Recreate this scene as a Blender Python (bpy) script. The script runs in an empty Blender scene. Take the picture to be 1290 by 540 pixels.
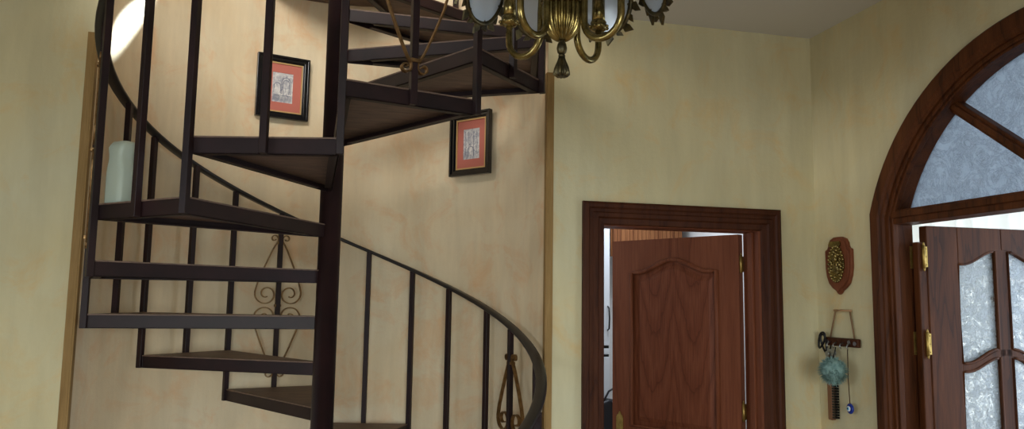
import bpy, bmesh, math, random
from mathutils import Vector, Matrix
random.seed(7)
PI = math.pi
C = bpy.context.scene.collection
sin, cos, rad = math.sin, math.cos, math.radians

# ------------------------------------------------------------------ helpers
class MB:
    """collects geometry for ONE mesh object"""
    def __init__(s): s.bm = bmesh.new()
    def face(s, pts, mi=0):
        f = s.bm.faces.new([s.bm.verts.new(p) for p in pts]); f.material_index = mi; return f
    def box(s, lo, hi, mi=0):
        x0,y0,z0 = lo; x1,y1,z1 = hi
        v = [s.bm.verts.new(p) for p in ((x0,y0,z0),(x1,y0,z0),(x1,y1,z0),(x0,y1,z0),(x0,y0,z1),(x1,y0,z1),(x1,y1,z1),(x0,y1,z1))]
        for q in ((3,2,1,0),(4,5,6,7),(0,1,5,4),(1,2,6,5),(2,3,7,6),(3,0,4,7)):
            s.bm.faces.new([v[i] for i in q]).material_index = mi
        return s
    def bar(s, p0, p1, w, h, up=(0,0,1), mi=0):
        p0, p1 = Vector(p0), Vector(p1); d = (p1-p0).normalized(); up = Vector(up)
        r = d.cross(up)
        if r.length < 1e-5: r = d.cross(Vector((1,0,0)))
        r.normalize(); u = r.cross(d)
        v = []
        for p in (p0, p1):
            for a, b in ((-1,-1),(1,-1),(1,1),(-1,1)):
                v.append(s.bm.verts.new(p + r*a*w/2 + u*b*h/2))
        for q in ((3,2,1,0),(4,5,6,7),(0,1,5,4),(1,2,6,5),(2,3,7,6),(3,0,4,7)):
            s.bm.faces.new([v[i] for i in q]).material_index = mi
        return s
    def prism(s, poly, f, h0, h1, mi=0):
        """poly of (a,b); f(a,b,h) -> xyz"""
        n = len(poly)
        A = [s.bm.verts.new(f(a,b,h0)) for a,b in poly]; B = [s.bm.verts.new(f(a,b,h1)) for a,b in poly]
        fs = [s.bm.faces.new(A[::-1]), s.bm.faces.new(B)]
        for i in range(n): fs.append(s.bm.faces.new((A[i],A[(i+1)%n],B[(i+1)%n],B[i])))
        for q in fs: q.material_index = mi
        return s
    def ribbon(s, A, B, f, h0, h1, mi=0, closed=False):
        """solid strip between two equally long outlines A and B (thick in h)"""
        n = len(A)
        g = [[s.bm.verts.new(f(a,b,h)) for a,b in P] for P in (A,B) for h in (h0,h1)]
        a0,a1,b0,b1 = g
        rng = range(n if closed else n-1)
        for i in rng:
            j = (i+1)%n
            for q in ((a0[i],a0[j],b0[j],b0[i]),(a1[i],b1[i],b1[j],a1[j]),(a0[i],a1[i],a1[j],a0[j]),(b0[i],b0[j],b1[j],b1[i])):
                s.bm.faces.new(q).material_index = mi
        if not closed:
            for i in (0,n-1): s.bm.faces.new((a0[i],b0[i],b1[i],a1[i])).material_index = mi
        return s
    def tube(s, pts, r, n=8, closed=False, mi=0, prof=None, up=None, smooth=True):
        """sweep; r number or list; prof optional list of (a,b) cross-section"""
        pts = [Vector(p) for p in pts]; m = len(pts); rings = []
        prev = None
        for i,p in enumerate(pts):
            if closed: d = pts[(i+1)%m]-pts[i-1]
            else: d = pts[min(i+1,m-1)]-pts[max(i-1,0)]
            d.normalize()
            if up is not None:
                u = Vector(up) - d*Vector(up).dot(d); u.normalize()
            elif prev is None:
                t = Vector((0,0,1)) if abs(d.z)<.9 else Vector((1,0,0)); u = (t-d*t.dot(d)).normalized()
            else: u = (prev - d*prev.dot(d)).normalized()
            prev = u; w = d.cross(u)
            rr = r[i] if isinstance(r,(list,tuple)) else r
            if prof: ring = [s.bm.verts.new(p + w*a*rr + u*b*rr) for a,b in prof]
            else: ring = [s.bm.verts.new(p + (w*cos(2*PI*k/n)+u*sin(2*PI*k/n))*rr) for k in range(n)]
            rings.append(ring)
        k = len(rings[0])
        for i in range(m if closed else m-1):
            A,B = rings[i], rings[(i+1)%m]
            for q in range(k):
                f = s.bm.faces.new((A[q],A[(q+1)%k],B[(q+1)%k],B[q])); f.material_index = mi; f.smooth = smooth
        if not closed:
            s.bm.faces.new(rings[0][::-1]).material_index = mi; s.bm.faces.new(rings[-1]).material_index = mi
        return s
    def lathe(s, prof, c=(0,0,0), n=32, ribs=0, amp=0, mi=0, axis='z'):
        c = Vector(c); rings = []
        for r,z in prof:
            ring = []
            for k in range(n):
                a = 2*PI*k/n
                rr = r*(1 - amp*(1-abs(cos(ribs*a/2)))) if ribs else r
                p = Vector((rr*cos(a), rr*sin(a), z))
                if axis == 'x': p = Vector((p.z, p.x, p.y))
                if axis == 'y': p = Vector((p.x, p.z, p.y))
                ring.append(s.bm.verts.new(c+p))
            rings.append(ring)
        for A,B in zip(rings, rings[1:]):
            for q in range(n):
                f = s.bm.faces.new((A[q],A[(q+1)%n],B[(q+1)%n],B[q])); f.smooth = True; f.material_index = mi
        s.bm.faces.new(rings[0][::-1]).material_index = mi; s.bm.faces.new(rings[-1]).material_index = mi
        return s
    def ball(s, c, r, sub=2, scale=(1,1,1), mi=0):
        ret = bmesh.ops.create_icosphere(s.bm, subdivisions=sub, radius=r)
        for v in ret['verts']: v.co = Vector((v.co.x*scale[0], v.co.y*scale[1], v.co.z*scale[2])) + Vector(c)
        for v in ret['verts']:
            for f in v.link_faces: f.smooth = True; f.material_index = mi
        return s
    def xform(s, m):
        bmesh.ops.transform(s.bm, matrix=m, verts=s.bm.verts); return s
    def build(s, name, mats, parent=None, bevel=0, seg=2):
        bmesh.ops.recalc_face_normals(s.bm, faces=s.bm.faces)
        me = bpy.data.meshes.new(name); s.bm.to_mesh(me); s.bm.free()
        for m in (mats if isinstance(mats,(list,tuple)) else [mats]): me.materials.append(m)
        o = bpy.data.objects.new(name, me); C.objects.link(o)
        if parent: o.parent = parent
        if bevel:
            b = o.modifiers.new('bevel','BEVEL'); b.width = bevel; b.segments = seg; b.limit_method = 'ANGLE'; b.angle_limit = rad(40)
            b.harden_normals = False
        return o

def empty(name, loc=(0,0,0), rz=0):
    o = bpy.data.objects.new(name, None); C.objects.link(o); o.location = loc; o.rotation_euler = (0,0,rz); o.empty_display_size = .05
    return o
def tag(o, label=None, cat=None, group=None, kind=None):
    if label: o['label'] = label
    if cat: o['category'] = cat
    if group: o['group'] = group
    if kind: o['kind'] = kind
    return o
def struct(o, label=None): o['kind'] = 'structure'; return tag(o, label)
def dup(o, parent):
    c = o.copy(); C.objects.link(c); c.parent = parent
    for ch in list(o.children): dup(ch, c)
    return c
XYZ = lambda a,b,h: (a,b,h)

# ------------------------------------------------------------------ materials
def lin(c):
    return tuple((x/255/12.92 if x/255 <= .04045 else ((x/255+.055)/1.055)**2.4) for x in c)+(1,)
class Mat:
    def __init__(s, name):
        s.m = bpy.data.materials.new(name); s.m.use_nodes = True; s.n = s.m.node_tree.nodes; s.l = s.m.node_tree.links
        s.b = s.n['Principled BSDF']; s.out = s.n['Material Output']
        g = s.n.new('ShaderNodeNewGeometry'); s.pos = g.outputs['Position']
    def coord(s, scale=(1,1,1), obj=False, rot=(0,0,0)):
        mp = s.n.new('ShaderNodeMapping'); mp.inputs['Scale'].default_value = scale; mp.inputs['Rotation'].default_value = rot
        if obj: s.l.new(s.n.new('ShaderNodeTexCoord').outputs['Object'], mp.inputs[0])
        else: s.l.new(s.pos, mp.inputs[0])
        return mp.outputs[0]
    def noise(s, sc, co, det=4, rough=.55, dist=0):
        t = s.n.new('ShaderNodeTexNoise'); t.inputs['Scale'].default_value = sc; t.inputs['Detail'].default_value = det
        t.inputs['Roughness'].default_value = rough; t.inputs['Distortion'].default_value = dist; s.l.new(co, t.inputs['Vector']); return t.outputs['Fac']
    def ramp(s, fac, stops):
        r = s.n.new('ShaderNodeValToRGB'); e = r.color_ramp.elements
        while len(e) < len(stops): e.new(.5)
        for x,(p,c) in zip(e, stops): x.position = p; x.color = c
        s.l.new(fac, r.inputs[0]); return r.outputs['Color']
    def mix(s, fac, a, b, mode='MIX'):
        m = s.n.new('ShaderNodeMix'); m.data_type = 'RGBA'; m.blend_type = mode
        for sock, v in ((m.inputs['Factor'], fac),(m.inputs[6], a),(m.inputs[7], b)):
            if isinstance(v,(int,float)): sock.default_value = v
            elif isinstance(v, tuple): sock.default_value = v
            else: s.l.new(v, sock)
        return m.outputs[2]
    def bump(s, h, st=.2, dist=.01):
        b = s.n.new('ShaderNodeBump'); b.inputs['Strength'].default_value = st; b.inputs['Distance'].default_value = dist
        s.l.new(h, b.inputs['Height']); s.l.new(b.outputs[0], s.b.inputs['Normal']); return b.outputs[0]
    def set(s, **k):
        for a,v in k.items():
            sock = s.b.inputs[a.replace('_',' ')]
            if isinstance(v,(int,float,tuple)): sock.default_value = v
            else: s.l.new(v, sock)
        return s
def plain(name, col, rough=.5, metal=0, **k):
    m = Mat(name); m.set(Base_Color=lin(col), Roughness=rough, Metallic=metal, **k); return m.m

def paint(name, base, warm, pale, amt=1.0):
    m = Mat(name); co = m.coord()
    big = m.noise(1.1, co, 5, .6, .6); mid = m.noise(4.5, co, 6, .65, .8)
    streak = m.noise(1.0, m.coord((9,9,1.6)), 5, .6)
    c = m.mix(m.ramp(big, [(.42,(0,0,0,1)),(.72,(1,1,1,1))]), lin(base), lin(pale))
    c = m.mix(m.ramp(mid, [(.50,(0,0,0,1)),(.74,(.9*amt,.9*amt,.9*amt,1))]), c, lin(warm))
    c = m.mix(m.ramp(streak, [(.35,(.22,.22,.22,1)),(.62,(0,0,0,1))]), c, lin(tuple(int(x*.72) for x in base)))
    m.set(Base_Color=c, Roughness=.72); m.bump(m.noise(16, co, 6, .7), .22, .012); return m.m
M = {}
M['wall'] = paint('wall_glaze', (203,191,150), (209,178,122), (205,199,166))
M['niche'] = paint('alcove_glaze_lit', (222,200,163), (222,180,136), (226,212,182), 1.1)  # wall glaze made peachier and paler, partly painting in the alcove's warm light
M['ceil'] = plain('ceiling_white', (205,203,198), .8)
def wood(name, dark, mid, light, scale=(7,7,.7), rough=.38, ring=7, obj=True):
    m = Mat(name); co = m.coord(scale, obj)
    n1 = m.noise(1.2, co, 3, .5, .4)
    w = m.n.new('ShaderNodeMath'); w.operation = 'MULTIPLY'; w.inputs[1].default_value = ring; m.l.new(n1, w.inputs[0])
    fr = m.n.new('ShaderNodeMath'); fr.operation = 'FRACT'; m.l.new(w.outputs[0], fr.inputs[0])
    fine = m.noise(9, m.coord((scale[0]*4,scale[1]*4,scale[2]*1.2), obj), 5, .65)
    c = m.ramp(fr.outputs[0], [(0,lin(mid)),(.45,lin(light)),(.86,lin(mid)),(1,lin(dark))])
    c = m.mix(m.ramp(fine, [(.36,(.55,.55,.55,1)),(.62,(0,0,0,1))]), c, lin(dark))
    m.set(Base_Color=c, Roughness=rough, Specular_IOR_Level=.16); m.bump(fine, .06, .004); return m.m
M['leaf_wood'] = wood('mahogany_leaf', (92,48,30), (114,64,41), (124,72,48), (3.2,3.2,.42), .5, 5)
M['frame_wood'] = wood('dark_mahogany_frame', (48,22,10), (66,33,17), (78,42,23), (9,9,1.0), .5, 4)
def cathedral():
    m = Mat('mahogany_cathedral'); co = m.coord((1,1,1), True)
    sx = m.n.new('ShaderNodeSeparateXYZ'); m.l.new(co, sx.inputs[0])
    def mt(op,a,b=None):
        q = m.n.new('ShaderNodeMath'); q.operation = op
        for i,v in enumerate((a,b)):
            if v is None: continue
            if isinstance(v,(int,float)): q.inputs[i].default_value = v
            else: m.l.new(v,q.inputs[i])
        return q.outputs[0]
    d = mt('SUBTRACT', mt('ABSOLUTE', mt('SUBTRACT', sx.outputs[0], .408)), .125)
    warp = m.noise(3.5, m.coord((3,3,.8),True), 4, .55)
    v = mt('ADD', mt('SUBTRACT', mt('MULTIPLY', sx.outputs[2], 3.6), mt('MULTIPLY', mt('MULTIPLY', d, d), 105)), mt('MULTIPLY', warp, 1.5))
    fr = mt('FRACT', v)
    fine = m.noise(9, m.coord((16,16,.7), True), 5, .65)
    c = m.ramp(fr, [(0,lin((112,60,38))),(.5,lin((126,72,48))),(.88,lin((116,64,41))),(1,lin((92,48,30)))])
    c = m.mix(m.ramp(fine, [(.36,(.5,.5,.5,1)),(.62,(0,0,0,1))]), c, lin((80,40,24)))
    m.set(Base_Color=c, Roughness=.45, Specular_IOR_Level=.16); return m.m
M['cathedral'] = cathedral()
M['entry_wood'] = wood('walnut_entrance', (52,26,11), (78,41,18), (94,52,25), (8,8,.8), .5, 4)
M['slat_wood'] = wood('slat_wood', (88,52,32), (124,78,48), (146,98,62), (30,30,.5), .5, 3)
M['iron'] = None
def iron():
    m = Mat('dark_painted_iron'); co = m.coord()
    c = m.ramp(m.noise(6, co, 4), [(.3,lin((27,17,18))),(.7,lin((43,25,26)))])
    m.set(Base_Color=c, Roughness=.48, Specular_IOR_Level=.26); m.bump(m.noise(90, co, 3), .04, .002); return m.m
M['iron'] = iron()
def board():
    m = Mat('tread_board'); co = m.coord()
    c = m.ramp(m.noise(3, m.coord((3,12,3)), 6, .65, .5), [(.3,lin((84,66,56))),(.7,lin((122,98,82)))])
    m.set(Base_Color=c, Roughness=.6); return m.m
M['board'] = board()
M['rail'] = plain('handrail_enamel', (30,27,28), .36)
def patina(name, a, b, rough=.35):
    m = Mat(name); co = m.coord()
    m.set(Base_Color=m.ramp(m.noise(35, co, 5, .6), [(.35,lin(a)),(.65,lin(b))]), Metallic=.9, Roughness=rough); m.bump(m.noise(160,co,3), .1, .002); return m.m
M['bronze'] = patina('scroll_bronze', (108,82,52), (150,118,78), .42)
M['brass'] = patina('antique_brass', (104,90,52), (158,138,84), .24)
M['darkbrass'] = patina('dark_leaf_bronze', (58,54,44), (108,96,64), .42)
M['polish'] = patina('polished_brass', (156,130,70), (192,162,92), .45)
M['sleeve'] = plain('candle_sleeve', (150,112,78), .5)
M['black'] = plain('black_lacquer', (16,15,18), .22)
M['coral'] = plain('coral_mat', (182,104,90), .85)
M['gold'] = plain('gold_slip', (196,160,104), .4, .3)
M['tan'] = wood('corner_guard_wood', (122,94,54), (142,112,66), (156,125,78), (10,10,1), .5, 3, False)
M['white'] = plain('cabinet_white', (216,222,230), .35)
M['plaster'] = plain('white_plaster', (225,226,226), .8)
M['blackmetal'] = plain('black_handle', (24,24,28), .35, .5)
M['steel'] = plain('steel', (170,172,176), .3, 1)
M['mint'] = plain('pale_mint_plastic', (172,182,166), .45)
M['grey_ink'] = plain('grey_print', (112,126,128), .5)
M['navy_bag'] = plain('dark_bag', (26,28,38), .5)
def floor_mat():
    m = Mat('floor_tile'); co = m.coord()
    b = m.n.new('ShaderNodeTexBrick'); b.offset = 0; b.inputs['Scale'].default_value = 1; b.inputs['Brick Width'].default_value=.4; b.inputs['Row Height'].default_value=.4
    b.inputs['Mortar Size'].default_value=.004; b.inputs['Color1'].default_value=lin((176,150,120)); b.inputs['Color2'].default_value=lin((168,140,110)); b.inputs['Mortar'].default_value=lin((120,105,90))
    m.l.new(co, b.inputs['Vector']); m.set(Base_Color=b.outputs['Color'], Roughness=.3); return m.m
M['floor'] = floor_mat()
def glass(name, tint, rough, nscale, st, trans=1.0):
    m = Mat(name); co = m.coord((1,1,1))
    h = m.noise(nscale, co, 6, .62, 1.6)
    m.set(Base_Color=lin(tint), Roughness=rough, Transmission_Weight=trans, IOR=1.75); m.bump(h, st, .02); return m.m
def textured_pane(name, tint, nscale, st, lo, hi, body):
    """rolled relief glass: milky body, clearer where the relief is thin"""
    m = Mat(name); co = m.coord()
    h = m.noise(nscale, co, 7, .62, 2.2)
    h2 = m.noise(nscale*2.7, co, 4, .6, 1)
    hh = m.mix(.5, h, h2)
    m.set(Base_Color=lin((244,248,252)), Roughness=.12, Transmission_Weight=1.0, IOR=1.06)
    nb = m.bump(hh, st, .02)
    t = m.n.new('ShaderNodeBsdfTranslucent'); rid = m.ramp(m.noise(nscale*1.1, co, 6, .62, 3.0), [(.40,(.95,.95,.95,1)),(.46,(.62,.62,.62,1)),(.48,(1.0,1.0,1.0,1)),(.53,(.7,.7,.7,1)),(.56,(.97,.97,.97,1))])
    m.l.new(m.mix(1.0, lin(tint), rid, 'MULTIPLY'), t.inputs[0]); m.l.new(nb, t.inputs['Normal'])
    gl = m.n.new('ShaderNodeBsdfGlossy'); gl.inputs['Roughness'].default_value = .2; m.l.new(nb, gl.inputs['Normal'])
    g = m.n.new('ShaderNodeMixShader'); g.inputs[0].default_value = .05; m.l.new(t.outputs[0], g.inputs[1]); m.l.new(gl.outputs[0], g.inputs[2])
    mx = m.n.new('ShaderNodeMixShader')
    m.l.new(m.ramp(hh,[(lo,(body,body,body,1)),(hi,(.15 if body<.93 else .8,)*3+(1,))]), mx.inputs[0])
    m.l.new(m.b.outputs[0], mx.inputs[1]); m.l.new(g.outputs[0], mx.inputs[2]); m.l.new(mx.outputs[0], m.out.inputs['Surface'])
    return m.m
M['fan_glass'] = textured_pane('relief_fanlight_glass', (176,183,190), 8, 1.0, .3, .75, .95)
M['leaf_glass'] = textured_pane('frosted_leaf_glass', (216,225,238), 15, .8, .5, .62, .8)
M['chand_glass'] = glass('etched_chandelier_glass', (226,238,250), .12, 30, .05, .45)
M['clear'] = glass('clear_glass', (255,255,255), 0, 5, 0)
def curtain():
    m = Mat('sheer_curtain'); d = m.b; m.set(Base_Color=lin((240,240,238)), Roughness=.9)
    t = m.n.new('ShaderNodeBsdfTranslucent'); t.inputs[0].default_value = lin((245,245,242))
    mx = m.n.new('ShaderNodeMixShader'); mx.inputs[0].default_value = .6
    m.l.new(d.outputs[0], mx.inputs[1]); m.l.new(t.outputs[0], mx.inputs[2]); m.l.new(mx.outputs[0], m.out.inputs['Surface']); return m.m
M['curtain'] = curtain()

# ------------------------------------------------------------------ solved layout (metres)
YB, XR, ZC = 3.4225, 2.4414, 3.0357          # back wall, right wall, ceiling
XP, YP, RS, PH, HR = .0212, 3.3879, .9238, .0148, .195
NX, NR = .0235, .98355                        # alcove axis x and radius
NXL, NXR = -.9601, 1.007
def zt(a): return 1.56 + (a+90)/30*HR         # stair level at angle a (tread k ends at a)
def sp(a, r): t = rad(a)+PH; return XP + r*sin(t), YP - r*cos(t)

# ------------------------------------------------------------------ room shell
struct(MB().box((-3.2,-3.2,-.12),(2.6,3.55,0)).build('floor', M['floor']))
m = MB()                                      # ceiling with the stair well left open
hx0,hx1,hy0 = -1.02, 1.06, 2.36
m.box((-3.2,-3.2,ZC),(2.6,hy0,ZC+.27)); m.box((-3.2,hy0,ZC),(hx0,YB,ZC+.27)); m.box((hx1,hy0,ZC),(2.6,YB,ZC+.27))
struct(m.build('ceiling', M['ceil']))
TOP = 5.6
struct(MB().box((-3.2,YB,0),(NXL,YB+.13,TOP)).build('wall_back_left', M['wall']))
DX0,DX1,DZ = 1.268, 2.132, 2.02               # interior doorway hole
m = MB()
m.box((NXR,YB,0),(DX0,YB+.13,TOP)); m.box((DX0,YB,DZ),(DX1,YB+.13,TOP)); m.box((DX1,YB,0),(XR+.16,YB+.13,TOP))
struct(m.build('wall_back_right', M['wall']))
# curved alcove
a0 = math.asin((YB-YP)/NR); N = 72
arc = [PI - (-a0) + 0 for _ in range(0)]
arc = []
for i in range(N+1):
    t = -a0*0 + (a0) + (PI-2*a0)*i/N
    arc.append((NX+NR*cos(PI-t), YP+NR*sin(t)))
arc[0] = (NXL, YB); arc[-1] = (NXR, YB)
out = [(NX+(x-NX)*1.09, YP+(y-YP)*1.09 if 0<i<N else YB+.1) for i,(x,y) in enumerate(arc)]
m = MB(); m.ribbon(arc, out, XYZ, 0, TOP)
o = struct(m.build('wall_alcove', M['niche']))
for p in o.data.polygons: p.use_smooth = abs(p.normal.z) < .5
o.modifiers.new('es','EDGE_SPLIT').split_angle = rad(40)
# corner guards at the alcove mouth
GZ = 2.728
def guard(name, x, s):
    w, t = .030, .006
    m = MB(); f = XYZ
    m.box((min(x,x-s*w),YB-t,0),(max(x,x-s*w),YB,GZ))
    m.box((min(x,x+s*t),YB-t,0),(max(x,x+s*t),YB+.028,GZ))
    struct(m.build(name, M['tan'], bevel=.0015))
guard('trim_1', NXL, 1); guard('trim_2', NXR, -1)
# right wall with arched opening
AY, AZ, AR = 2.0708, 1.7579, .9660
HB = .93                                      # arch hole radius
y_j = 2.906; y_k = 2*AY-y_j
TH = .12
fR = lambda y,z,h: (XR+h, y, z)
def arch(r, yj=None, n=40):
    """outline of legs + segmental arch, from floor on the far side over the top to the floor"""
    if yj is None: t0 = math.acos(min(1,.9187/ .966)) ; dy = r*cos(t0); z0 = AZ + r*sin(t0)
    else: dy = yj-AY; t0 = math.acos(dy/r); z0 = AZ+r*sin(t0)
    pts = [(AY+dy,0)]
    for i in range(n+1):
        t = t0+(PI-2*t0)*i/n; pts.append((AY+r*cos(t), AZ+r*sin(t)))
    return pts+[(AY-dy,0)]
m = MB()
inner = arch(HB)
ys = [p[0] for p in inner]
outer = [(p[0], 3.0357+.3) for p in inner]
m.ribbon(inner[1:-1], outer[1:-1], fR, 0, TH)
m.box((XR,ys[0],0),(XR+TH,YB,3.33)); m.box((XR,-3.2,0),(XR+TH,ys[-1],3.33))
struct(m.build('wall_right', M['wall']))
# left and rear walls with the windows that light the room
m = MB(); WX=-3.2
m.box((WX-.12,-3.2,0),(WX,-1.3,ZC+.27)); m.box((WX-.12,1.5,0),(WX,3.5,ZC+.27)); m.box((WX-.12,-1.3,0),(WX,1.5,.85)); m.box((WX-.12,-1.3,2.35),(WX,1.5,ZC+.27))
struct(m.build('wall_left', M['wall']))
m = MB()
m.box((-3.2,-3.32,0),(-1.6,-3.2,ZC+.27)); m.box((1.2,-3.32,0),(2.6,-3.2,ZC+.27)); m.box((-1.6,-3.32,0),(1.2,-3.2,.5)); m.box((-1.6,-3.32,2.35),(1.2,-3.2,ZC+.27))
struct(m.build('wall_rear', M['wall']))
def window(name, fn, a0, a1, z0, z1):
    e = struct(empty(name)); m = MB(); mid = (a0+a1)/2
    for lo,hi in (((a0,z0),(a0+.06,z1)),((a1-.06,z0),(a1,z1)),((a0,z0),(a1,z0+.06)),((a0,z1-.06),(a1,z1)),((mid-.04,z0),(mid+.04,z1))):
        p,q = fn(lo[0],lo[1],-.03), fn(hi[0],hi[1],.03)
        m.box([min(u,v) for u,v in zip(p,q)],[max(u,v) for u,v in zip(p,q)])
    m.build('window_frame', M['frame_wood'], e)
window('window_1', lambda a,z,h: (WX-.06+h, a, z), -1.3, 1.5, .85, 2.35)
window('window_2', lambda a,z,h: (a, -3.26+h, z), -1.6, 1.2, .5, 2.35)

# upper floor shell around the stair well
m = MB()
m.box((-3.2,-.6,ZC+.27),(-3.08,1.4,TOP)); m.box((-3.2,3.2,ZC+.27),(-3.08,YB,TOP)); m.box((-3.2,1.4,ZC+.27),(-3.08,3.2,3.9)); m.box((-3.2,1.4,5.2),(-3.08,3.2,TOP)); m.box((2.48,-.6,ZC+.27),(2.6,YB,TOP))  # opening on the left is invented, cut for the added side light
m.box((-3.2,-.72,ZC+.27),(-2.1,-.6,TOP)); m.box((.4,-.72,ZC+.27),(2.6,-.6,TOP)); m.box((-2.1,-.72,ZC+.27),(.4,-.6,4.1)); m.box((-2.1,-.72,5.3),(.4,-.6,TOP))
struct(m.build('wall_upper', M['wall']))
struct(MB().box((-3.2,-.72,TOP),(2.6,4.6,TOP+.1)).build('ceiling_upper', M['ceil']))

# ------------------------------------------------------------------ interior door (back wall)
d1 = struct(empty('door_1',(0,0,0)))
# casing profile: stepped moulding around three sides
x1,x2,ztop = 1.1806, 2.2315, 2.1157
prof = [(0,.0),(0,.020),(.012,.027),(.026,.027),(.034,.019),(.048,.019),(.054,.025),(.072,.025),(.080,.015),(.104,.012),(.110,.004),(.110,0)]   # (inward, out)
m = MB()
path = lambda i: [(x1+i,0),(x1+i,ztop-i),(x2-i,ztop-i),(x2-i,0)]
rows = [[(x,YB-o,z) for x,z in path(i)] for i,o in prof]
vs = [[m.bm.verts.new(p) for p in r] for r in rows]
for A,B in zip(vs,vs[1:]):
    for k in range(3): m.bm.faces.new((A[k],A[k+1],B[k+1],B[k]))
m.build('casing', M['frame_wood'], d1)
m = MB(); ji0, ji1, jz = 1.290, 2.110, 2.003
m.box((DX0,YB-.004,0),(ji0,YB+.14,DZ)); m.box((ji1,YB-.004,0),(DX1,YB+.14,DZ)); m.box((ji0,YB-.004,jz),(ji1,YB+.14,DZ))
m.box((ji0,YB+.04,0),(ji0+.012,YB+.085,jz)); m.box((ji1-.012,YB+.04,0),(ji1,YB+.085,jz))
m.build('jamb', M['leaf_wood'], d1, bevel=.002)
Hx,Hy = 2.0905,3.5555; ang = math.atan2(4.28-3.56, 1.665-2.08)
leaf = empty('door_leaf',(Hx,Hy,0),ang); leaf.parent = d1
W1 = .825                                     # local: x along the leaf from the hinge, +y towards the room side
def bell(u0,u1,zs,zp,n=24):
    r = []
    for i in range(n+1):
        t = i/n; s = abs(2*t-1)
        k = 0 if s > .78 else .5*(1+cos(PI*s/.78))
        r.append((u0+(u1-u0)*t, zs+(zp-zs)*k**.85))
    return r
pu0,pu1,pz0 = .128,.688,.95
top = bell(pu0,pu1,1.815,1.882)
fL = lambda u,z,h: (u, h, z)
m = MB()
m.box((0,-.02,.01),(pu0,.02,1.998)); m.box((pu1,-.02,.01),(W1,.02,1.998)); m.box((pu0,-.02,.01),(pu1,.02,.12)); m.box((pu0,-.02,.78),(pu1,.02,pz0))
m.ribbon(top, [(u,1.998) for u,z in top], fL, -.02, .02)
m.build('leaf_frame', M['leaf_wood'], leaf)
def shrink(P, c, d):
    return [(c[0]+(u-c[0])*(1-d/.28), z-d if z>c[1] else z+d) for u,z in P]
outl = [(pu0,pz0)]+top+[(pu1,pz0)]
cc = ((pu0+pu1)/2, 1.4)
m = MB()                                      # raised field
m.prism(shrink(outl,cc,.0), fL, -.003, .003); 
i1, i2 = shrink(outl,cc,.03), shrink(outl,cc,.055)
for s_ in (1,-1):
    A=[m.bm.verts.new(fL(u,z,.003*s_)) for u,z in i1]; B=[m.bm.verts.new(fL(u,z,.013*s_)) for u,z in i2]
    for k in range(len(A)): m.bm.faces.new((A[k],A[(k+1)%len(A)],B[(k+1)%len(A)],B[k]))
    m.bm.faces.new(B if s_<0 else B[::-1])
m.build('raised_panel', M['cathedral'], leaf)
for s_ in (1,-1):
    m = MB(); m.tube([fL(u,z,.020*s_) for u,z in shrink(outl,cc,.002)], .013, 8, closed=True); m.build('panel_moulding', M['leaf_wood'], leaf)
m = MB(); m.box((pu0,-.008,.12),(pu1,.008,.78)); m.box((pu0+.05,-.014,.17),(pu1-.05,.014,.73)); m.build('lower_panel', M['leaf_wood'], leaf, bevel=.004)
m = MB(); hu = W1-.055
pl = [(hu-.024,.80),(hu+.024,.80),(hu+.024,.985),(hu+.018,1.0),(hu+.010,1.004),(hu+.006,1.016),(hu,1.022),(hu-.006,1.016),(hu-.010,1.004),(hu-.018,1.0),(hu-.024,.985)]
m.prism(pl, fL, .02, .026); m.build('lock_plate', M['polish'], leaf, bevel=.002)
m = MB(); m.tube([fL(hu,.885,.024),fL(hu,.885,.05),fL(hu-.02,.885,.062),fL(hu-.11,.88,.06)], [.011,.010,.010,.009], 10); m.build('door_handle', M['polish'], leaf)
for hz in (1.845,1.10,.25):
    m = MB(); m.tube([(-.009,.012,hz-.045),(-.009,.012,hz+.045)], .0065, 10); m.tube([(-.009,.012,hz+.045),(-.009,.012,hz+.058)], [.005,.002], 8); m.box((-.008,-.016,hz-.04),(-.0005,.012,hz+.04))
    m.build('hinge', M['polish'], leaf)

# ------------------------------------------------------------------ kitchen beyond the interior door
m = MB(); kx0,kx1,ky1,kz = 1.2,2.58,5.35,2.55
m.box((kx0-.1,3.56,0),(kx0,ky1,kz)); m.box((kx1,3.56,0),(kx1+.1,ky1,kz)); m.box((kx0-.1,ky1,0),(kx1+.1,ky1+.1,kz)); m.box((kx1,YB+.13,0),(kx1+.1,3.57,kz))
struct(m.build('wall_kitchen', M['plaster']))
struct(MB().box((kx0-.1,3.56,kz),(kx1+.1,ky1+.1,kz+.1)).build('ceiling_kitchen', M['plaster']))
struct(MB().box((kx0-.1,3.551,-.12),(kx1+.1,ky1+.1,0)).build('floor_kitchen', M['floor']))
cab = tag(empty('kitchen_cabinet',(1.66,5.0,0)), 'tall white kitchen cabinet with black bow handles seen through the door gap','cabinet')
MB().box((-.4,.022,.02),(.27,.33,2.50)).build('cabinet_body', M['white'], cab, bevel=.002)
def cdoor(z0,z1):
    d = MB().box((-.4,.0,z0),(.27,.02,z1)).build('cabinet_door', M['white'], cab, bevel=.003)
    return d
dA = cdoor(1.345,2.48)
MB().tube([(.255,.0,1.45),(.255,-.026,1.46),(.255,-.034,1.53),(.255,-.026,1.60),(.255,.0,1.61)], .0055, 8).build('handle', M['blackmetal'], dA)
dB = MB().box((-.4,0,1.285),(.27,.02,1.325)).build('cabinet_drawer', M['white'], cab, bevel=.003)
dC = cdoor(.1,1.268)
MB().box((-.4,.019,1.268),(.27,.0215,1.345)).build('shadow_gap', M['blackmetal'], cab)
sl = MB()
for i in range(17):
    x = 1.965+i*.031; sl.box((x,5.02,1.96),(x+.028,5.045,2.52))
sl.box((1.955,5.045,1.96),(2.495,5.06,2.52))
tag(sl.build('slatted_panel', M['slat_wood']), 'brown vertical slatted wood panel above the open interior door','panel')
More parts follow.
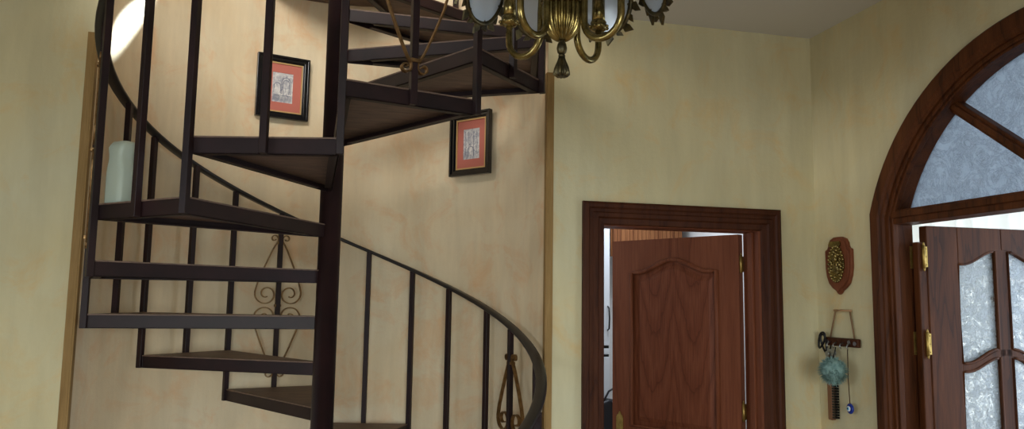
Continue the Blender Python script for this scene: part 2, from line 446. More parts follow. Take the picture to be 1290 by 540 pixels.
bag = tag(empty('handbag',(1.90,4.93,0)), 'dark bag with a strap hanging low beside the white kitchen cabinet','bag')
m = MB(); P = [(-.16,.74),(.10,.74),(.13,.82),(.115,.92),(.06,.985),(-.02,1.0),(-.10,.97),(-.15,.88)]
m.prism(P, lambda a,b,h:(a,h,b), -.05,.05); m.build('bag_body', M['navy_bag'], bag, bevel=.02, seg=3)
MB().tube([(-.06,-.03,.97),(-.02,-.04,1.05),(.03,-.04,1.08),(.06,-.03,1.03),(.07,-.03,.96)], .007, 8).build('strap', M['navy_bag'], bag)
MB().tube([(.0,-.058,.99),(.035,-.06,.93),(.05,-.058,.86),(.03,-.06,.80)], .006, 6).build('piping', M['steel'], bag)

# ------------------------------------------------------------------ arched entrance (right wall)
d2 = struct(empty('door_2'))
m = MB()
prof = [(.966,0),(.966,.024),(.960,.028),(.912,.028),(.902,.020),(.892,.018),(.884,.010),(.884,0)]
rows = [arch(r) for r,_ in prof]
vs = [[m.bm.verts.new((XR-o,y,z)) for y,z in row] for row,(_,o) in zip(rows,prof)]
for A,B in zip(vs,vs[1:]):
    for k in range(len(A)-1): m.bm.faces.new((A[k],A[k+1],B[k+1],B[k]))
m.build('casing', M['entry_wood'], d2)
m = MB(); m.ribbon(arch(.931), arch(.868), fR, .0, .125); m.ribbon(arch(.892), arch(.858), fR, .012, .04); m.build('door_frame', M['entry_wood'], d2, bevel=.004)
JY = AY+.868*cos(math.acos(.9187/.966)); KY = 2*AY-JY
m = MB(); m.box((XR+.018,KY-.02,2.004),(XR+.125,JY+.02,2.066)); m.box((XR+.008,KY-.02,2.03),(XR+.03,JY+.02,2.058)); m.build('transom_bar', M['entry_wood'], d2, bevel=.004)
HUB = (AY, 2.066)
# fanlight sash, spokes, panes
gx = .10
def inarch(t, r):                             # point where ray at angle t from HUB meets circle r
    d = (cos(t), sin(t)); oy, oz = HUB[0]-AY, HUB[1]-AZ
    b = oy*d[0]+oz*d[1]; c = oy*oy+oz*oz-r*r; k = -b+math.sqrt(b*b-c); return (HUB[0]+d[0]*k, HUB[1]+d[1]*k)
spk = [rad(38.7), rad(141.3)]
m = MB()
for t in spk:
    p0 = (HUB[0]+.10*cos(t), HUB[1]+.10*sin(t)); p1 = inarch(t,.872)
    m.bar((XR+gx-.018,*p0),(XR+gx-.018,*p1), .05, .045, up=(1,0,0))
    m.bar((XR+gx-.044,*p0),(XR+gx-.044,*p1), .024, .018, up=(1,0,0))
hubp = [(HUB[0]+.13*cos(PI*i/16), HUB[1]+.13*sin(PI*i/16)) for i in range(17)]
m.prism(hubp, fR, gx-.04, gx+.01)
m.build('spoke', M['entry_wood'], d2, bevel=.005)
ts = [0]+spk+[PI]
for i in range(3):
    n = 14; P=[]
    for k in range(n+1):
        t = ts[i]+(ts[i+1]-ts[i])*k/n; P.append(inarch(max(.0,min(PI,t)),.875))
    P += [(HUB[0]+.1*cos(ts[i+1]),HUB[1]+.1*sin(ts[i+1])),(HUB[0]+.1*cos(ts[i]),HUB[1]+.1*sin(ts[i]))]
    MB().prism(P, fR, gx+.002, gx+.008).build('fan_pane', M['fan_glass'], d2)
# glazed leaf (built once, copied for the closed half)
def entry_leaf():
    L = empty('door_leaf'); W=.79; c=.395; T=.022
    def crown(u0,u1,z0,z1,half):              # one half of a cyma over a pane, rising to the middle mullion
        r=[]
        for i in range(17):
            t=i/16; k=.5*(1-cos(PI*min(1,max(0,(t-.12)/.88)))); r.append((u0+(u1-u0)*t, z0+(z1-z0)*k))
        return r if half else [(2*c-u,z) for u,z in r]
    m = MB()
    m.box((0,-T,.01),(.161,T,1.998)); m.box((W-.161,-T,.01),(W,T,1.998)); m.box((c-.034,-T*.9,.72),(c+.034,T*.9,1.95))
    m.box((.161,-T,.01),(W-.161,T,.16)); m.box((.161,-T,.62),(W-.161,T,.74))
    for h in (True,False):
        a = crown(.161,c,1.832,1.90,h); m.ribbon(a,[(u,1.998) for u,z in a],fL,-T,T)
        a = crown(.161,c,1.360,1.425,h); m.ribbon(a,[(u,z+.036) for u,z in a],fL,-T*.9,T*.9)
    m.box((-.041,-T*.8,.01),(.002,T*.8,1.925))
    m.build('leaf_frame', M['entry_wood'], L, bevel=.004)
    m = MB()
    m.box((.165,-.012,.16),(W-.165,.012,.62)); m.box((.21,-.018,.21),(W-.21,.018,.57)); m.build('lower_panel', M['entry_wood'], L, bevel=.004)
    for h in (True,False):                    # glazing beads round the panes
        for z0a,z0b,z1a,z1b in ((1.396,1.461,1.832,1.90),(.74,.74,1.360,1.425)):
            a = crown(.161,c-.034,z1a,z1b-.006,h); b = crown(.161,c-.034,z0a,z0b-.003,h)
            ring = a+b[::-1]
            P = ring if h else ring
            MB().prism(ring, fL, -.004,.002).build('glass_pane', M['leaf_glass'], L)
            for s_ in (1,-1):
                MB().tube([fL(u,z,s_*.018) for u,z in ring], .007, 6, closed=True).build('glazing_bead', M['entry_wood'], L)
    return L
L1 = entry_leaf(); L1.parent = d2; L1.location = (2.585,2.862,0); L1.rotation_euler = (0,0,rad(-1))
# room face of the opened leaf looks towards -y
L2 = dup(L1, d2); L2.location = (2.576, KY+.005, 0); L2.rotation_euler = (0,0,rad(90))
for hz in (1.86,1.48,.35):
    m = MB(); 
    m.box((2.545,JY-.0035,hz-.05),(2.5655,JY+.0005,hz+.05)); m.box((2.571,2.836,hz-.045),(2.584,2.8435,hz+.045)); m.tube([(2.566,2.838,hz-.05),(2.566,2.838,hz+.05)],.0075,10)
    m.box((2.5655,2.84,hz-.045),(2.5672,JY,hz+.045))
    m.tube([(2.566,2.838,hz+.05),(2.566,2.838,hz+.064)],[.006,.003],8); m.tube([(2.566,2.838,hz-.064),(2.566,2.838,hz-.05)],[.003,.006],8)
    for q in (-.035,0,.035): m.lathe([(.004,-.002),(.004,.002)],(2.554,JY-.004,hz+q),8,axis='y'); m.lathe([(.003,-.002),(.003,.002)],(2.579,2.835,hz+q),8,axis='y')
    m.build('hinge', M['polish'], d2)
# vestibule behind the entrance
vx1, vy0, vy1, vz = 4.3, .6, 3.36, 2.9
m = MB()
m.box((XR+TH,vy0-.1,0),(vx1,vy0,vz)); m.box((vx1,vy0-.1,0),(vx1+.1,vy1+.06,.3)); m.box((vx1,vy0-.1,2.6),(vx1+.1,vy1+.06,vz)); m.box((vx1,vy0-.1,.3),(vx1+.1,vy0+.2,2.6)); m.box((vx1,vy1-.2,.3),(vx1+.1,vy1+.06,2.6))
m.box((XR+TH,vy1,0),(vx1,vy1+.06,.25)); m.box((XR+TH,vy1,2.35),(vx1,vy1+.06,vz))
struct(m.build('wall_vestibule', M['plaster']))
struct(MB().box((XR+TH,vy0-.1,vz),(vx1+.1,vy1+.06,vz+.1)).build('ceiling_vestibule', M['plaster']))
struct(MB().box((XR+TH+.01,vy0-.1,-.12),(vx1+.1,vy1+.06,0)).build('floor_vestibule', M['floor']))
m = MB(); nn=240; A=[]
for i in range(nn+1):
    x = 2.64+1.6*i/nn; A.append((x, 3.26+.035*sin(x*58)+.014*sin(x*23+1)))
m.ribbon(A,[(x,y+.002) for x,y in A], XYZ, .05, 2.42)
o = m.build('sheer_curtain', M['curtain']); tag(o,'white sheer curtain hanging in folds behind the opened glazed entrance door','curtain')
for p in o.data.polygons: p.use_smooth = abs(p.normal.z)<.5

# ------------------------------------------------------------------ spiral staircase
st = tag(empty('spiral_staircase',(XP,YP,0)), 'dark iron spiral staircase with wedge treads, square balusters and handrail in the curved alcove','staircase')
def loc(p): return (p[0]-XP, p[1]-YP, p[2] if len(p)>2 else 0)
def S(mb, name, mat, parent=None, **k):
    mb.xform(Matrix.Translation((-XP,-YP,0))) if True else None
    return mb.build(name, mat, parent or st, **k)
m = MB(); m.lathe([(.047,0),(.047,4.35),(.06,4.352),(.06,4.40),(.03,4.43)], (XP,YP,0), 40); m.lathe([(.10,0),(.10,.012),(.06,.02)],(XP,YP,0),32)
S(m,'center_pole',M['iron'])
FH = .052
for k in range(-4,12):
    a1 = -90+30*(k-3); a0_ = a1-30; z = 1.56+(k-3)*HR
    c = [sp(a0_,.047),sp(a0_,RS),sp(a1,RS),sp(a1,.047)]
    V = [Vector((x,y)) for x,y in c]; cen = sum(V,Vector((0,0)))/4
    m = MB()
    for i in range(3):                        # angle-iron frame: upright web + bottom flange
        p,q = V[i],V[i+1]; d=(q-p).normalized(); nrm=Vector((-d.y,d.x)); 
        if nrm.dot(cen-p)<0: nrm=-nrm
        t = .006
        A,B = p,q
        m.prism([A,B,B+nrm*t,A+nrm*t], XYZ, z-FH, z)
        f0 = p + d*(.11 if i==0 else 0); f1 = q - d*(.11 if i==2 else 0)
        w = .032
        e0 = f0+nrm*w + d*(.0 if i==0 else w); e1 = f1+nrm*w - d*(0 if i==2 else w)
        if i==0: e1 = f1+nrm*w-d*w*.75
        if i==2: e0 = f0+nrm*w+d*w*.75
        m.prism([f0,f1,e1,e0], XYZ, z-FH, z-FH+.005)
    tr = S(m,'tread',M['iron'], bevel=.001, seg=1)
    m = MB()
    g = lambda s_: [cen+(v-cen)*s_ for v in V]
    m.prism(g(.985), XYZ, z-.026, z-.004); m.prism(g(1.006), XYZ, z, z+.005)
    S(m,'tread_board',M['board'], tr)
# landing at the head of the stair
P = [sp(a,.975) for a in range(152,206,5)]+[sp(a,.05) for a in (205,180,152)]
m = MB(); m.prism(P, XYZ, 3.318, 3.43); S(m,'landing',M['board'])
# balusters
def hz(a): return zt(a)+1.02
def scroll_pts(side, T, zc, zb, ztp):
    """lyre scroll, one side of one baluster; T maps (t,z)->xyz"""
    out=[]
    def spiral(cx,cz,r0,r1,t0,t1,n=22):
        return [(cx+(r0+(r1-r0)*i/n)*cos(t0+(t1-t0)*i/n), cz+(r0+(r1-r0)*i/n)*sin(t0+(t1-t0)*i/n)) for i in range(n+1)]
    for up in (1,-1):
        zend = ztp if up>0 else zb
        zz = zc+up*.082
        big = spiral(.062,zz,.060,.012,rad(60),rad(60-500),34) if True else None
        big = [(x, zc+up*(zv-zc)) if up<0 else (x,zv) for x,zv in spiral(.062,zc+.060,.060,.014,rad(25),rad(25-500),36)]
        tail = [(.012+ (.114-.012)*s**.85, zc+up*((abs(zend-zc)-.02)*(1-s)+(.060+.045)*s)) for s in [i/10 for i in range(10)]]
        curl = [(x, zc+up*(zv-zc)) for x,zv in spiral(.034, zc+abs(zend-zc)-.005, .020,.007, rad(190+340), rad(190), 18)]
        line = curl[::-1] if False else None
        c2 = [(x, zc+up*(zv-zc)) for x,zv in spiral(.032, zc+abs(zend-zc)-.006, .007,.021, rad(-160), rad(190), 18)]
        pts = c2 + tail[0:] + big
        out.append([T(side*x, zv) for x,zv in pts])
    return out
for i in range(0,33):
    a = -330+15*i
    corner = (i%2==0)
    r = RS+.010 if corner else RS*cos(rad(15))+.014
    z0 = (zt(a)-FH) if corner else (zt(a+15)-FH)
    if a==-330: z0 = 0
    x,y = sp(a,r); t = rad(a)+PH
    rd = Vector((sin(t),-cos(t),0)); tg = Vector((cos(t),sin(t),0))
    m = MB(); m.bar((x,y,z0),(x,y,hz(a)-.004), .024,.024, up=rd)
    b = S(m,'baluster',M['iron'], bevel=.0015, seg=1)
    if a in (-255,-165,-75,15,105):
        ztp = hz(a)-.135; zc = ztp-.36; zb = zc-.36
        T = lambda tt,zv: (x+rd.x*.004+tg.x*tt, y+rd.y*.004+tg.y*tt, zv)
        m = MB()
        for side in (1,-1):
            for pts in scroll_pts(side, T, zc, zb, ztp): m.tube(pts, 1, prof=[(-.0025,-.009),(.0025,-.009),(.0025,.009),(-.0025,.009)], up=rd, smooth=False)
        for zv in (zb+.03,ztp-.03,zc): m.bar(T(-.016,zv),T(.016,zv),.03,.012,up=(0,0,1))
        S(m,'scroll',M['bronze'], b)
pr_ = [(-.024,-.004),(-.020,-.008),(.020,-.008),(.024,-.004),(.024,.004),(.018,.009),(-.018,.009),(-.024,.004)]
pts = [(*sp(a,RS-.004),hz(a)) for a in range(-336,154,4)]
m = MB(); m.tube(pts, 1, prof=pr_, up=(0,0,1)); S(m,'handrail',M['rail'])

# ------------------------------------------------------------------ air freshener on the tread
af = tag(empty('air_freshener',(-.695,2.925,1.955), rad(-42)), 'pale mint plastic air freshener dispenser standing on a stair tread','air freshener')
def body(sc, y0, y1, hh=.222):
    m = MB(); n=20; rings=[]
    for i in range(n+1):
        t=i/n; z=hh*t
        w = .047 - .012*math.exp(-((t-.74)/.15)**2) - (.004 if t<.03 else 0)
        if t>.95: w *= 1-(t-.95)*3.2
        d = .055 if t<.9 else .055*(1-(t-.9)*2.4)
        ring=[]
        for k in range(28):
            aa=2*PI*k/28; ex=.5
            cx=math.copysign(abs(cos(aa))**ex,cos(aa)); cy=math.copysign(abs(sin(aa))**ex,sin(aa))
            ring.append(m.bm.verts.new((w*sc*cx, y0+(y1-y0)*(cy+1)/2 - (0 if cy>0 else (d-.055)), z)))
        rings.append(ring)
    for A,B in zip(rings,rings[1:]):
        for q in range(28):
            f=m.bm.faces.new((A[q],A[(q+1)%28],B[(q+1)%28],B[q])); f.smooth=True
    m.bm.faces.new(rings[0][::-1]); m.bm.faces.new(rings[-1]); return m
body(1.0,-.048,.012).build('front_cover', M['mint'], af)
body(.94,.008,.05,.216).build('back_body', M['mint'], af)
m = MB(); fx = lambda u,z,h: (.0443+h, u, z)
m.prism([(.022,.176),(.034,.176),(.028,.187)], fx, 0, .0015)
for j,(u0,u1) in enumerate(((.018,.026),(.028,.038),(.020,.024),(.026,.037))): m.box((.0443,u0,.162-.008*(j//2)),(.0458,u1,.166-.008*(j//2)))
m.build('printed_mark', M['grey_ink'], af)

# ------------------------------------------------------------------ framed prints in the alcove
def paper(name, seed):
    mm = Mat(name); co = mm.coord((1,1,1), True)
    n1 = mm.noise(26+seed, co, 8, .7, 1.2); n2 = mm.noise(9, co, 4, .6)
    c = mm.ramp(n1, [(.40,lin((150,150,158))),(.58,lin((216,212,206)))]); c = mm.mix(mm.ramp(n2,[(.35,(.5,.5,.5,1)),(.6,(0,0,0,1))]), c, lin((176,174,178)))
    mm.set(Base_Color=c, Roughness=.8); return mm.m
M['ink'] = plain('etching_ink', (98,102,122), .8)
def picture(center, rz, w, h, label, seed):
    e = tag(empty('framed_print', center, rz), label, 'picture')
    f = lambda a,b,hh: (a,-hh,b)              # local: -y faces the room
    def rect(x,z): return [(-x,-z),(x,-z),(x,z),(-x,z)]
    m = MB()
    for (i0,i1,h0,h1) in ((0,.012,0,.028),(.012,.028,0,.020),(.028,.036,0,.013)):
        m.ribbon(rect(w/2-i0,h/2-i0),rect(w/2-i1,h/2-i1),f,h0,h1,closed=True)
    m.build('frame', M['black'], e, bevel=.002)
    MB().ribbon(rect(w/2-.034,h/2-.034),rect(w/2-.043,h/2-.043),f,.0,.0115,closed=True).build('gold_slip', M['gold'], e)
    mw,mh = w/2-.042,h/2-.042; pw,ph = .056,.083
    MB().ribbon(rect(mw,mh),rect(pw,ph),f,.002,.006,closed=True).build('mat', M['coral'], e)
    MB().box((-pw-.002,-.004,-ph-.002),(pw+.002,-.002,ph+.002)).build('print', paper('etching_paper_%d'%seed, seed), e)
    m = MB(); rnd = random.Random(seed)
    def stroke(pts, r=.0011): m.tube([(a,-.0042,b) for a,b in pts], r, 4, smooth=False)
    def archst(cx, z0, ww, hh):
        stroke([(cx-ww,z0),(cx-ww,z0+hh)]+[(cx-ww*cos(PI*i/10),z0+hh+ww*1.2*sin(PI*i/10)) for i in range(1,10)]+[(cx+ww,z0+hh),(cx+ww,z0)], .0015)
    if seed == 1:
        archst(-.028,-.03,.018,.035); archst(.02,-.035,.024,.065); archst(.02,-.035,.017,.06)
        for i in range(9): stroke([(-.05,-.04-.004*i),(.05,-.042-.004*i+rnd.uniform(-.002,.002))],.0007)
        for i in range(26): xx=rnd.uniform(-.05,.05); zz=rnd.uniform(-.03,.07); stroke([(xx,zz),(xx+rnd.uniform(-.004,.004),zz-rnd.uniform(.006,.022))],.0008)
    else:
        for xx in (-.042,-.02,.012,.036): stroke([(xx,-.06),(xx+.004,.0),(xx-.002,.07)],.0013)
        for i in range(60): xx=rnd.uniform(-.05,.05); zz=rnd.uniform(-.075,.075); stroke([(xx,zz),(xx+rnd.uniform(-.008,.008),zz+rnd.uniform(-.012,.012))],.0009)
        archst(-.005,-.07,.022,.03)
    m.build('etched_lines', M['ink'], e)
    return e
picture((-.2600,4.308,2.788), math.atan2(4.353-4.27,.397-.12), .285, .350, 'black framed print of arches with coral mat, left of the center pole', 1)
picture((.752,4.000,2.478), math.atan2(3.904-4.117,.848-.67), .276, .345, 'black framed print with coral mat under the upper treads, right of the center pole', 2)

# ------------------------------------------------------------------ chandelier
AX, AYc = .611, 1.946
vd = Vector((AX,AYc)).normalized(); base_ang = math.atan2(vd.y,vd.x)
ch = tag(empty('chandelier',(AX,AYc,0), 0), 'antique brass chandelier with ribbed bowl, curved arms and oval etched glass panels','chandelier')
def P2(r, az):                                # az from the camera-facing side, + to the right
    t = rad(az); rx,ry = vd.y,-vd.x
    return Vector((r*sin(t)*rx - r*cos(t)*vd.x, r*sin(t)*ry - r*cos(t)*vd.y))
m = MB()
m.lathe([(.010,2.350),(.020,2.354),(.034,2.364),(.046,2.381),(.053,2.400),(.057,2.425),(.057,2.445),(.054,2.458)],(0,0,0),160,ribs=20,amp=.22)
m.build('ribbed_bowl', M['brass'], ch)
m = MB(); m.lathe([(.054,2.456),(.060,2.460),(.060,2.468),(.052,2.474),(.046,2.49),(.05,2.51),(.05,2.53),(.03,2.55),(.018,2.58),(.018,2.74),(.03,2.76),(.03,2.78),(.012,2.80)],(0,0,0),40)
m.build('column', M['brass'], ch)
m = MB(); m.lathe([(.006,2.313),(.012,2.318),(.0145,2.330),(.012,2.343),(.008,2.349),(.010,2.352)],(0,0,0),24); m.lathe([(.009,2.306),(.0095,2.311),(.007,2.314)],(0,0,0),20)
m.build('finial', M['darkbrass'], ch)
m = MB(); m.lathe([(.016,2.250),(.0245,2.258),(.021,2.275),(.0135,2.293),(.008,2.308)],(0,0,0),64,ribs=9,amp=.45); m.build('tassel', M['darkbrass'], ch)
for az in (-35,55,-125,145):
    prof = [(.050,2.52),(.060,2.525),(.070,2.50),(.073,2.45)]
    for i in range(0,13):
        t = PI + PI*i/12; prof.append((.130+.057*cos(t), 2.390+.057*sin(t)))
    prof += [(.187,2.41),(.187,2.440)]
    P = [(*P2(r,az),z) for r,z in prof]
    a_ = MB().tube(P, .0098, 12).build('arm', M['brass'], ch)
    c = P2(.187,az)
    m = MB(); m.lathe([(.010,2.432),(.020,2.436),(.027,2.442),(.027,2.449),(.020,2.452),(.024,2.458),(.022,2.463)],(c.x,c.y,0),24)
    for k in range(8):
        q = 2*PI*k/8; m.ball((c.x+.027*cos(q),c.y+.027*sin(q),2.4445),.006,1)
    m.build('candle_cup', M['brass'], a_)
    MB().lathe([(.0195,2.46),(.0190,2.53)],(c.x,c.y,0),20).build('sleeve_collar', M['brass'], a_)
    MB().lathe([(.0165,2.525),(.016,2.57)],(c.x,c.y,0),20).build('candle_sleeve', M['sleeve'], a_)
    MB().lathe([(.010,2.56),(.017,2.585),(.016,2.61),(.008,2.64),(.002,2.655)],(c.x,c.y,0),16).build('bulb', M['clear'], a_)
for az in (150,105,60,15,-30,-75,-120,-165):
    o2 = P2(.252,az); n2 = o2.normalized(); tg2 = Vector((-n2.y,n2.x))
    zc = 2.588; hw,hh = .086,.125
    def f(u,z,h):                             # local panel coords, bottom leaning slightly inwards
        tilt = -z*.28
        return (o2.x+tg2.x*u+n2.x*(h+tilt), o2.y+tg2.y*u+n2.y*(h+tilt), zc+z)
    se = lambda v: math.copysign(abs(v)**.86, v)
    ov = [(hw*se(cos(2*PI*k/36)), hh*se(sin(2*PI*k/36))) for k in range(36)]
    fr = MB().tube([f(u*1.03,z*1.02,0) for u,z in ov], .0075, 8, closed=True)
    for k in range(22):                       # cast leaves round the rim, and bead dots inside
        t = 2*PI*(k+.5)/22; u,z = hw*1.05*se(cos(t)), hh*1.04*se(sin(t)); nx,nz = cos(t)/hw, sin(t)/hh; q=math.hypot(nx,nz); nx/=q; nz/=q; tx,tz=-nz,nx
        big = (k%2==0); ln = .032 if big else .020; wd = .013 if big else .009; sk=.009*(1 if k%4<2 else -1)
        fr.prism([(u-tx*wd*.6,z-tz*wd*.6),(u+nx*ln*.45-tx*wd,z+nz*ln*.45-tz*wd),(u+nx*ln+tx*sk,z+nz*ln+tz*sk),(u+nx*ln*.45+tx*wd,z+nz*ln*.45+tz*wd),(u+tx*wd*.6,z+tz*wd*.6)], f, -.003,.004)
        if k%3==0: fr.ball(f(u*.90,z*.92,0),.0045,1)
    frame = fr.build('panel_frame', M['darkbrass'], ch)
    g = MB(); g.prism([(u*.99,z*.99) for u,z in ov], f, -.002,.002); g.ribbon([(u*.99,z*.99) for u,z in ov],[(u*.8,z*.84) for u,z in ov], f, .0021,.004, closed=True); g.build('glass_panel', M['chand_glass'], frame)
m = MB()
m.tube([(*P2(.216,a),2.725) for a in range(0,360,6)], .008, 8, closed=True)
for az in range(0,360,45): m.tube([(*P2(.02,az+15),2.76),(*P2(.12,az+15),2.775),(*P2(.22,az+15),2.74),(*P2(.216,az+15),2.725)], .006, 8)
m.build('upper_ring', M['brass'], ch)
m = MB()
for i in range(6):
    zc_=2.82+i*.034; ax_=(i%2)
    m.tube([((.010*cos(t))*(1-ax_), (.010*cos(t))*ax_, zc_+.022*sin(t)) for t in [2*PI*k/14 for k in range(14)]], .0028, 6, closed=True)
m.build('chain', M['brass'], ch)
MB().lathe([(.012,2.995),(.04,3.005),(.062,3.022),(.062,ZC)],(0,0,0),32).build('ceiling_rose', M['brass'], ch)

# ------------------------------------------------------------------ shield plaque and key hanger on the right wall
fW = lambda y,z,h: (XR-h, y, z)
pq = tag(empty('wall_plaque',(XR,3.232,1.833)), 'dark red wooden shield plaque with brass relief on the wall beside the entrance','plaque')
fP = lambda y,z,h: (-h, -y, z)                # +y local right as seen from the room
half = [(0,.140),(.03,.139),(.058,.128),(.072,.108),(.074,.096),(.080,.084),(.094,.078),(.098,.072),(.097,-.01),(.090,-.05),(.074,-.085),(.048,-.108),(.022,-.122),(.012,-.133),(.0,-.140)]
sh = half+[(-y,z) for y,z in half[-2:0:-1]]
m = MB(); m.prism(sh,fP,0,.016); m.prism([(y*.88,z*.9) for y,z in sh],fP,.016,.022); m.build('shield', M['leaf_wood'], pq, bevel=.004)
m = MB(); rnd=random.Random(3)
m.prism([(.055*cos(t)*(1+.06*cos(5*t)),.008+.085*sin(t)*(1+.05*cos(7*t))) for t in [2*PI*k/40 for k in range(40)]],fP,.02,.028)
for k in range(26):
    t=2*PI*k/26; m.ball(fP(.055*cos(t),.008+.085*sin(t),.028),.008,1)
for k in range(46):
    t=rnd.uniform(0,2*PI); q=math.sqrt(rnd.random()); m.ball(fP(.042*q*cos(t),.008+.068*q*sin(t),.029),rnd.uniform(.006,.012),1)
m.ball(fP(0,.03,.03),.016,2); m.ball(fP(0,-.01,.03),.022,2,(.5,1,1.5))
m.prism([(-.045,.092),(.030,.092),(.034,.104),(.030,.118),(-.045,.118),(-.05,.105)],fP,.02,.03)
m.build('brass_relief', M['brass'], pq, bevel=.001)

kr = tag(empty('key_rack',(XR,3.215,1.465)), 'small dark wooden key rack hung by a cord from a stick beside the entrance','key rack')
m = MB(); m.box((-.028,-.118,-.018),(-.008,.118,.022)); m.build('rack_bar', M['frame_wood'], kr, bevel=.004)
for y,z in ((-.1,0),(-.06,.004),(.1,.0)): MB().lathe([(.010,0),(.010,.003),(.004,.006)],(-.031,y,z),10,axis='x').build('rosette', M['steel'], kr)
for y in (-.07,-.02,.03,.075): MB().tube([(-.028,y,.0),(-.045,y,-.006),(-.05,y,-.018),(-.042,y,-.026)],.003,6).build('hook', M['steel'], kr)
cm = plain('cord_brown',(126,96,66),.8)
for p,q in ((.095,.052),(-.082,-.052)): MB().tube([(-.014,p,.02),(-.012,q,.152)],.004,6).build('cord', cm, kr)
MB().tube([(-.012,.062,.152),(-.012,-.062,.152)],.005,8).build('hanging_stick', plain('stick_tan',(168,130,92),.6), kr)
# keys on a black carabiner
ks = tag(empty('key_bunch',(XR-.032,3.245,1.44)),'bunch of steel keys with black carabiner loops on the key rack','keys')
m = MB()
for (cy,cz,ry,rz_,tw) in ((.105,.03,.020,.042,.45),(.085,.015,.018,.045,-.3)):
    m.tube([(-.004-.003*sin(2*t), cy+ry*cos(t)*cos(tw)-rz_*sin(t)*sin(tw), cz+ry*cos(t)*sin(tw)+rz_*sin(t)*cos(tw)) for t in [2*PI*k/20 for k in range(20)]],.005,8,closed=True)
m.build('carabiner', M['blackmetal'], ks)
for i,(y,z,tl) in enumerate(((.05,-.005,.2),(.03,-.01,-.1),(.01,-.004,.12),(-.01,-.012,-.25),(.04,-.02,.35))):
    m = MB(); m.lathe([(.013,-.0012),(.013,.0012)],(-.006-.004*i,y,z-.012),14,axis='x'); m.bar((-.006-.004*i,y,z-.02),(-.006-.004*i,y+tl*.06,z-.075),.003,.008,up=(0,1,0)); m.bar((-.006-.004*i,y+tl*.06+.003,z-.068),(-.006-.004*i,y+tl*.06+.010,z-.066),.003,.010)
    m.build('key', M['steel'], ks)
# blue pompom
pp = tag(empty('pompom',(XR-.125,3.146,1.343)),'fluffy blue green pompom hanging in front of the key rack','pompom')
m = MB(); rnd=random.Random(11)
m.ball((0,0,0),.052,3)
for k in range(1100):
    v = Vector((rnd.gauss(0,1),rnd.gauss(0,1),rnd.gauss(0,1))).normalized(); p=v*.048; q=v*rnd.uniform(.062,.076)+Vector((rnd.uniform(-.006,.006),rnd.uniform(-.006,.006),-.006))
    s_=v.cross(Vector((.3,.5,.8))).normalized()*.0022; m.face((p-s_,p+s_,q))
pm = Mat('pompom_fur'); pm.set(Base_Color=pm.ramp(pm.noise(40,pm.coord(),4),[(.3,lin((88,124,122))),(.7,lin((150,178,170)))]),Roughness=.9)
m.build('fur_ball', pm.m, pp)
MB().tube([(0,0,.05),(.015,.005,.085),(.018,.0,.105)],.0025,6).build('loop', M['blackmetal'], pp)
# brush
br = tag(empty('hanging_brush',(XR-.018,3.300,1.28)),'brown wooden brush with black bristles hanging below the pompom','brush')
m = MB(); P=[(-.024,-.19),(.006,-.19),(.010,-.18),(.012,.02),(.006,.14),(-.008,.15),(-.016,.14),(-.026,0)]
m.prism(P, lambda y,z,h:(-h,-y,z), -.012,.014); m.build('brush_back', plain('brush_wood',(122,82,54),.5), br, bevel=.006)
m = MB()
for i in range(15):
    for j in range(3): m.bar((-.010+j*.010,-.010,-.175+i*.0125),(-.010+j*.010,-.030,-.175+i*.0125),.006,.009)
m.build('bristles', M['black'], br)
MB().tube([(0,.008,.148),(.0,.004,.18),(0,.0,.2)],.003,6).build('loop', M['blackmetal'], br)
# evil eye amulet
ee = tag(empty('hanging_amulet',(XR-.03,3.155,1.165)),'blue glass eye amulet hanging on a string from the key rack','amulet')
MB().lathe([(.0,-.004),(.020,-.004),(.025,0),(.020,.006),(.0,.008)][1:4],(-.004,0,0),28,axis='x').build('blue_disc', plain('cobalt_glass',(28,52,140),.12), ee)
for r,z,cn,col in ((.0125,.0105,'white_ring',(232,236,240)),(.008,.0125,'light_blue_ring',(110,180,222)),(.004,.014,'pupil',(10,12,26))):
    MB().lathe([(r,-.003),(r,.0),(r*.6,.0015)],(-.004-z,0,0),20,axis='x').build(cn, plain(cn,col,.15), ee)
    for o in (C.objects[-1],):
        for v in o.data.vertices: v.co.x = -.004-z-(v.co.x-(-.004-z))
MB().tube([(-.004,0,.024),(-.012,-.004,.14),(-.012,-.006,.29)],.002,6).build('string', M['frame_wood'], ee)

# ------------------------------------------------------------------ camera
cam = bpy.data.cameras.new('camera'); co = bpy.data.objects.new('camera', cam); C.objects.link(co)
cam.sensor_width = 36; cam.lens = 963.967/1290*36; cam.clip_start = .05
yaw,pit,rol = .2404,.1119,.0147
F = Vector((sin(yaw)*cos(pit), cos(yaw)*cos(pit), sin(pit))); R0 = Vector((cos(yaw),-sin(yaw),0)); U0 = R0.cross(F)
Rv = R0*cos(rol)+U0*sin(rol); Uv = -R0*sin(rol)+U0*cos(rol)
mt = Matrix((Rv,Uv,-F)).transposed().to_4x4(); mt.translation = Vector((0,0,1.6416)); co.matrix_world = mt
bpy.context.scene.camera = co

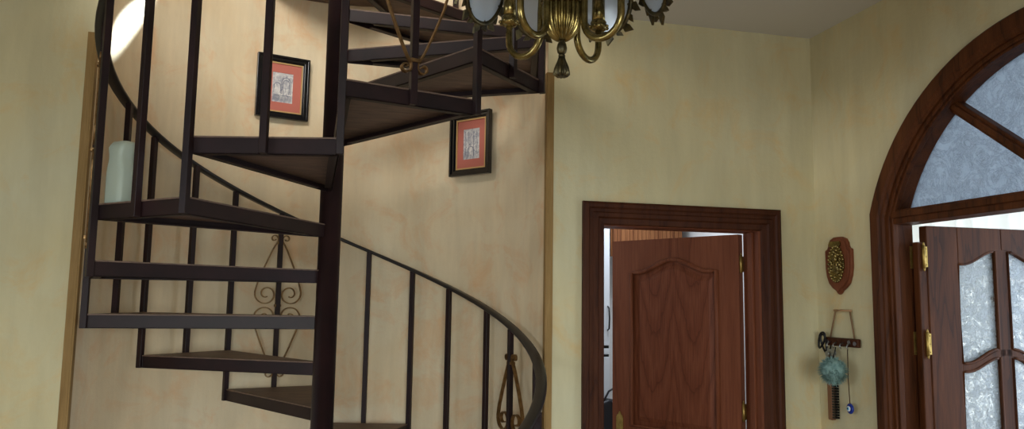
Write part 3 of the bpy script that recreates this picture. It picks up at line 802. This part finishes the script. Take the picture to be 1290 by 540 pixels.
# ------------------------------------------------------------------ light
def area(name, loc_, target, sx, sy, power, col, spread=180):
    l = bpy.data.lights.new(name,'AREA'); l.shape='RECTANGLE'; l.size=sx; l.size_y=sy; l.energy=power; l.color=col; l.spread = rad(spread)
    o = bpy.data.objects.new(name,l); C.objects.link(o); o.location=loc_
    o.rotation_euler = (Vector(target)-Vector(loc_)).to_track_quat('-Z','Y').to_euler(); return o
area('daylight_left_window',(WX-.15,.1,1.6),(.2,.2,-.2),2.7,1.45,52,(.86,.94,1),110)
area('daylight_rear_window',(-.2,-3.35,1.43),(-.2,.6,0),2.7,1.8,68,(.93,1,.99),90)
area('daylight_upper_window',(-.85,-.75,4.7),(.4,4.0,2.4),2.4,1.15,86,(1,.95,.88),110)
sl_ = bpy.data.lights.new('daylight_landing','SPOT'); sl_.energy = 430; sl_.spot_size = rad(9); sl_.spot_blend = .45; sl_.shadow_soft_size = .015; sl_.color=(.78,.92,1)
so = bpy.data.objects.new('daylight_landing', sl_); C.objects.link(so); so.location = (-.53,4.14,3.53)
so.rotation_euler = (Vector((-.912,3.70,2.87))-so.location).to_track_quat('-Z','Y').to_euler()
area('added_upper_side_light',(-3.22,2.3,4.55),(.9,3.6,2.4),1.7,1.25,44,(1,.96,.92),120)  # added light through an invented opening, brightens the right of the alcove
area('daylight_curtain',(3.4,3.75,1.4),(3.4,2,1.4),1.7,2.1,50,(.92,.97,1))
area('daylight_porch',(4.6,2.0,1.5),(2,2.0,1.5),2.3,2.2,60,(.8,.9,1))
area('kitchen_lamp',(1.9,4.5,2.52),(1.9,4.5,0),.5,.5,12,(.86,.92,1))
w = bpy.data.worlds.new('world'); bpy.context.scene.world = w; w.use_nodes = True
w.node_tree.nodes['Background'].inputs[0].default_value = (.62,.78,1,1); w.node_tree.nodes['Background'].inputs[1].default_value = 1.0
sc = bpy.context.scene
sc.view_settings.view_transform='Standard'; sc.view_settings.look='None'; sc.view_settings.exposure=-.05; sc.view_settings.gamma=1; sc.view_settings.use_curve_mapping=False
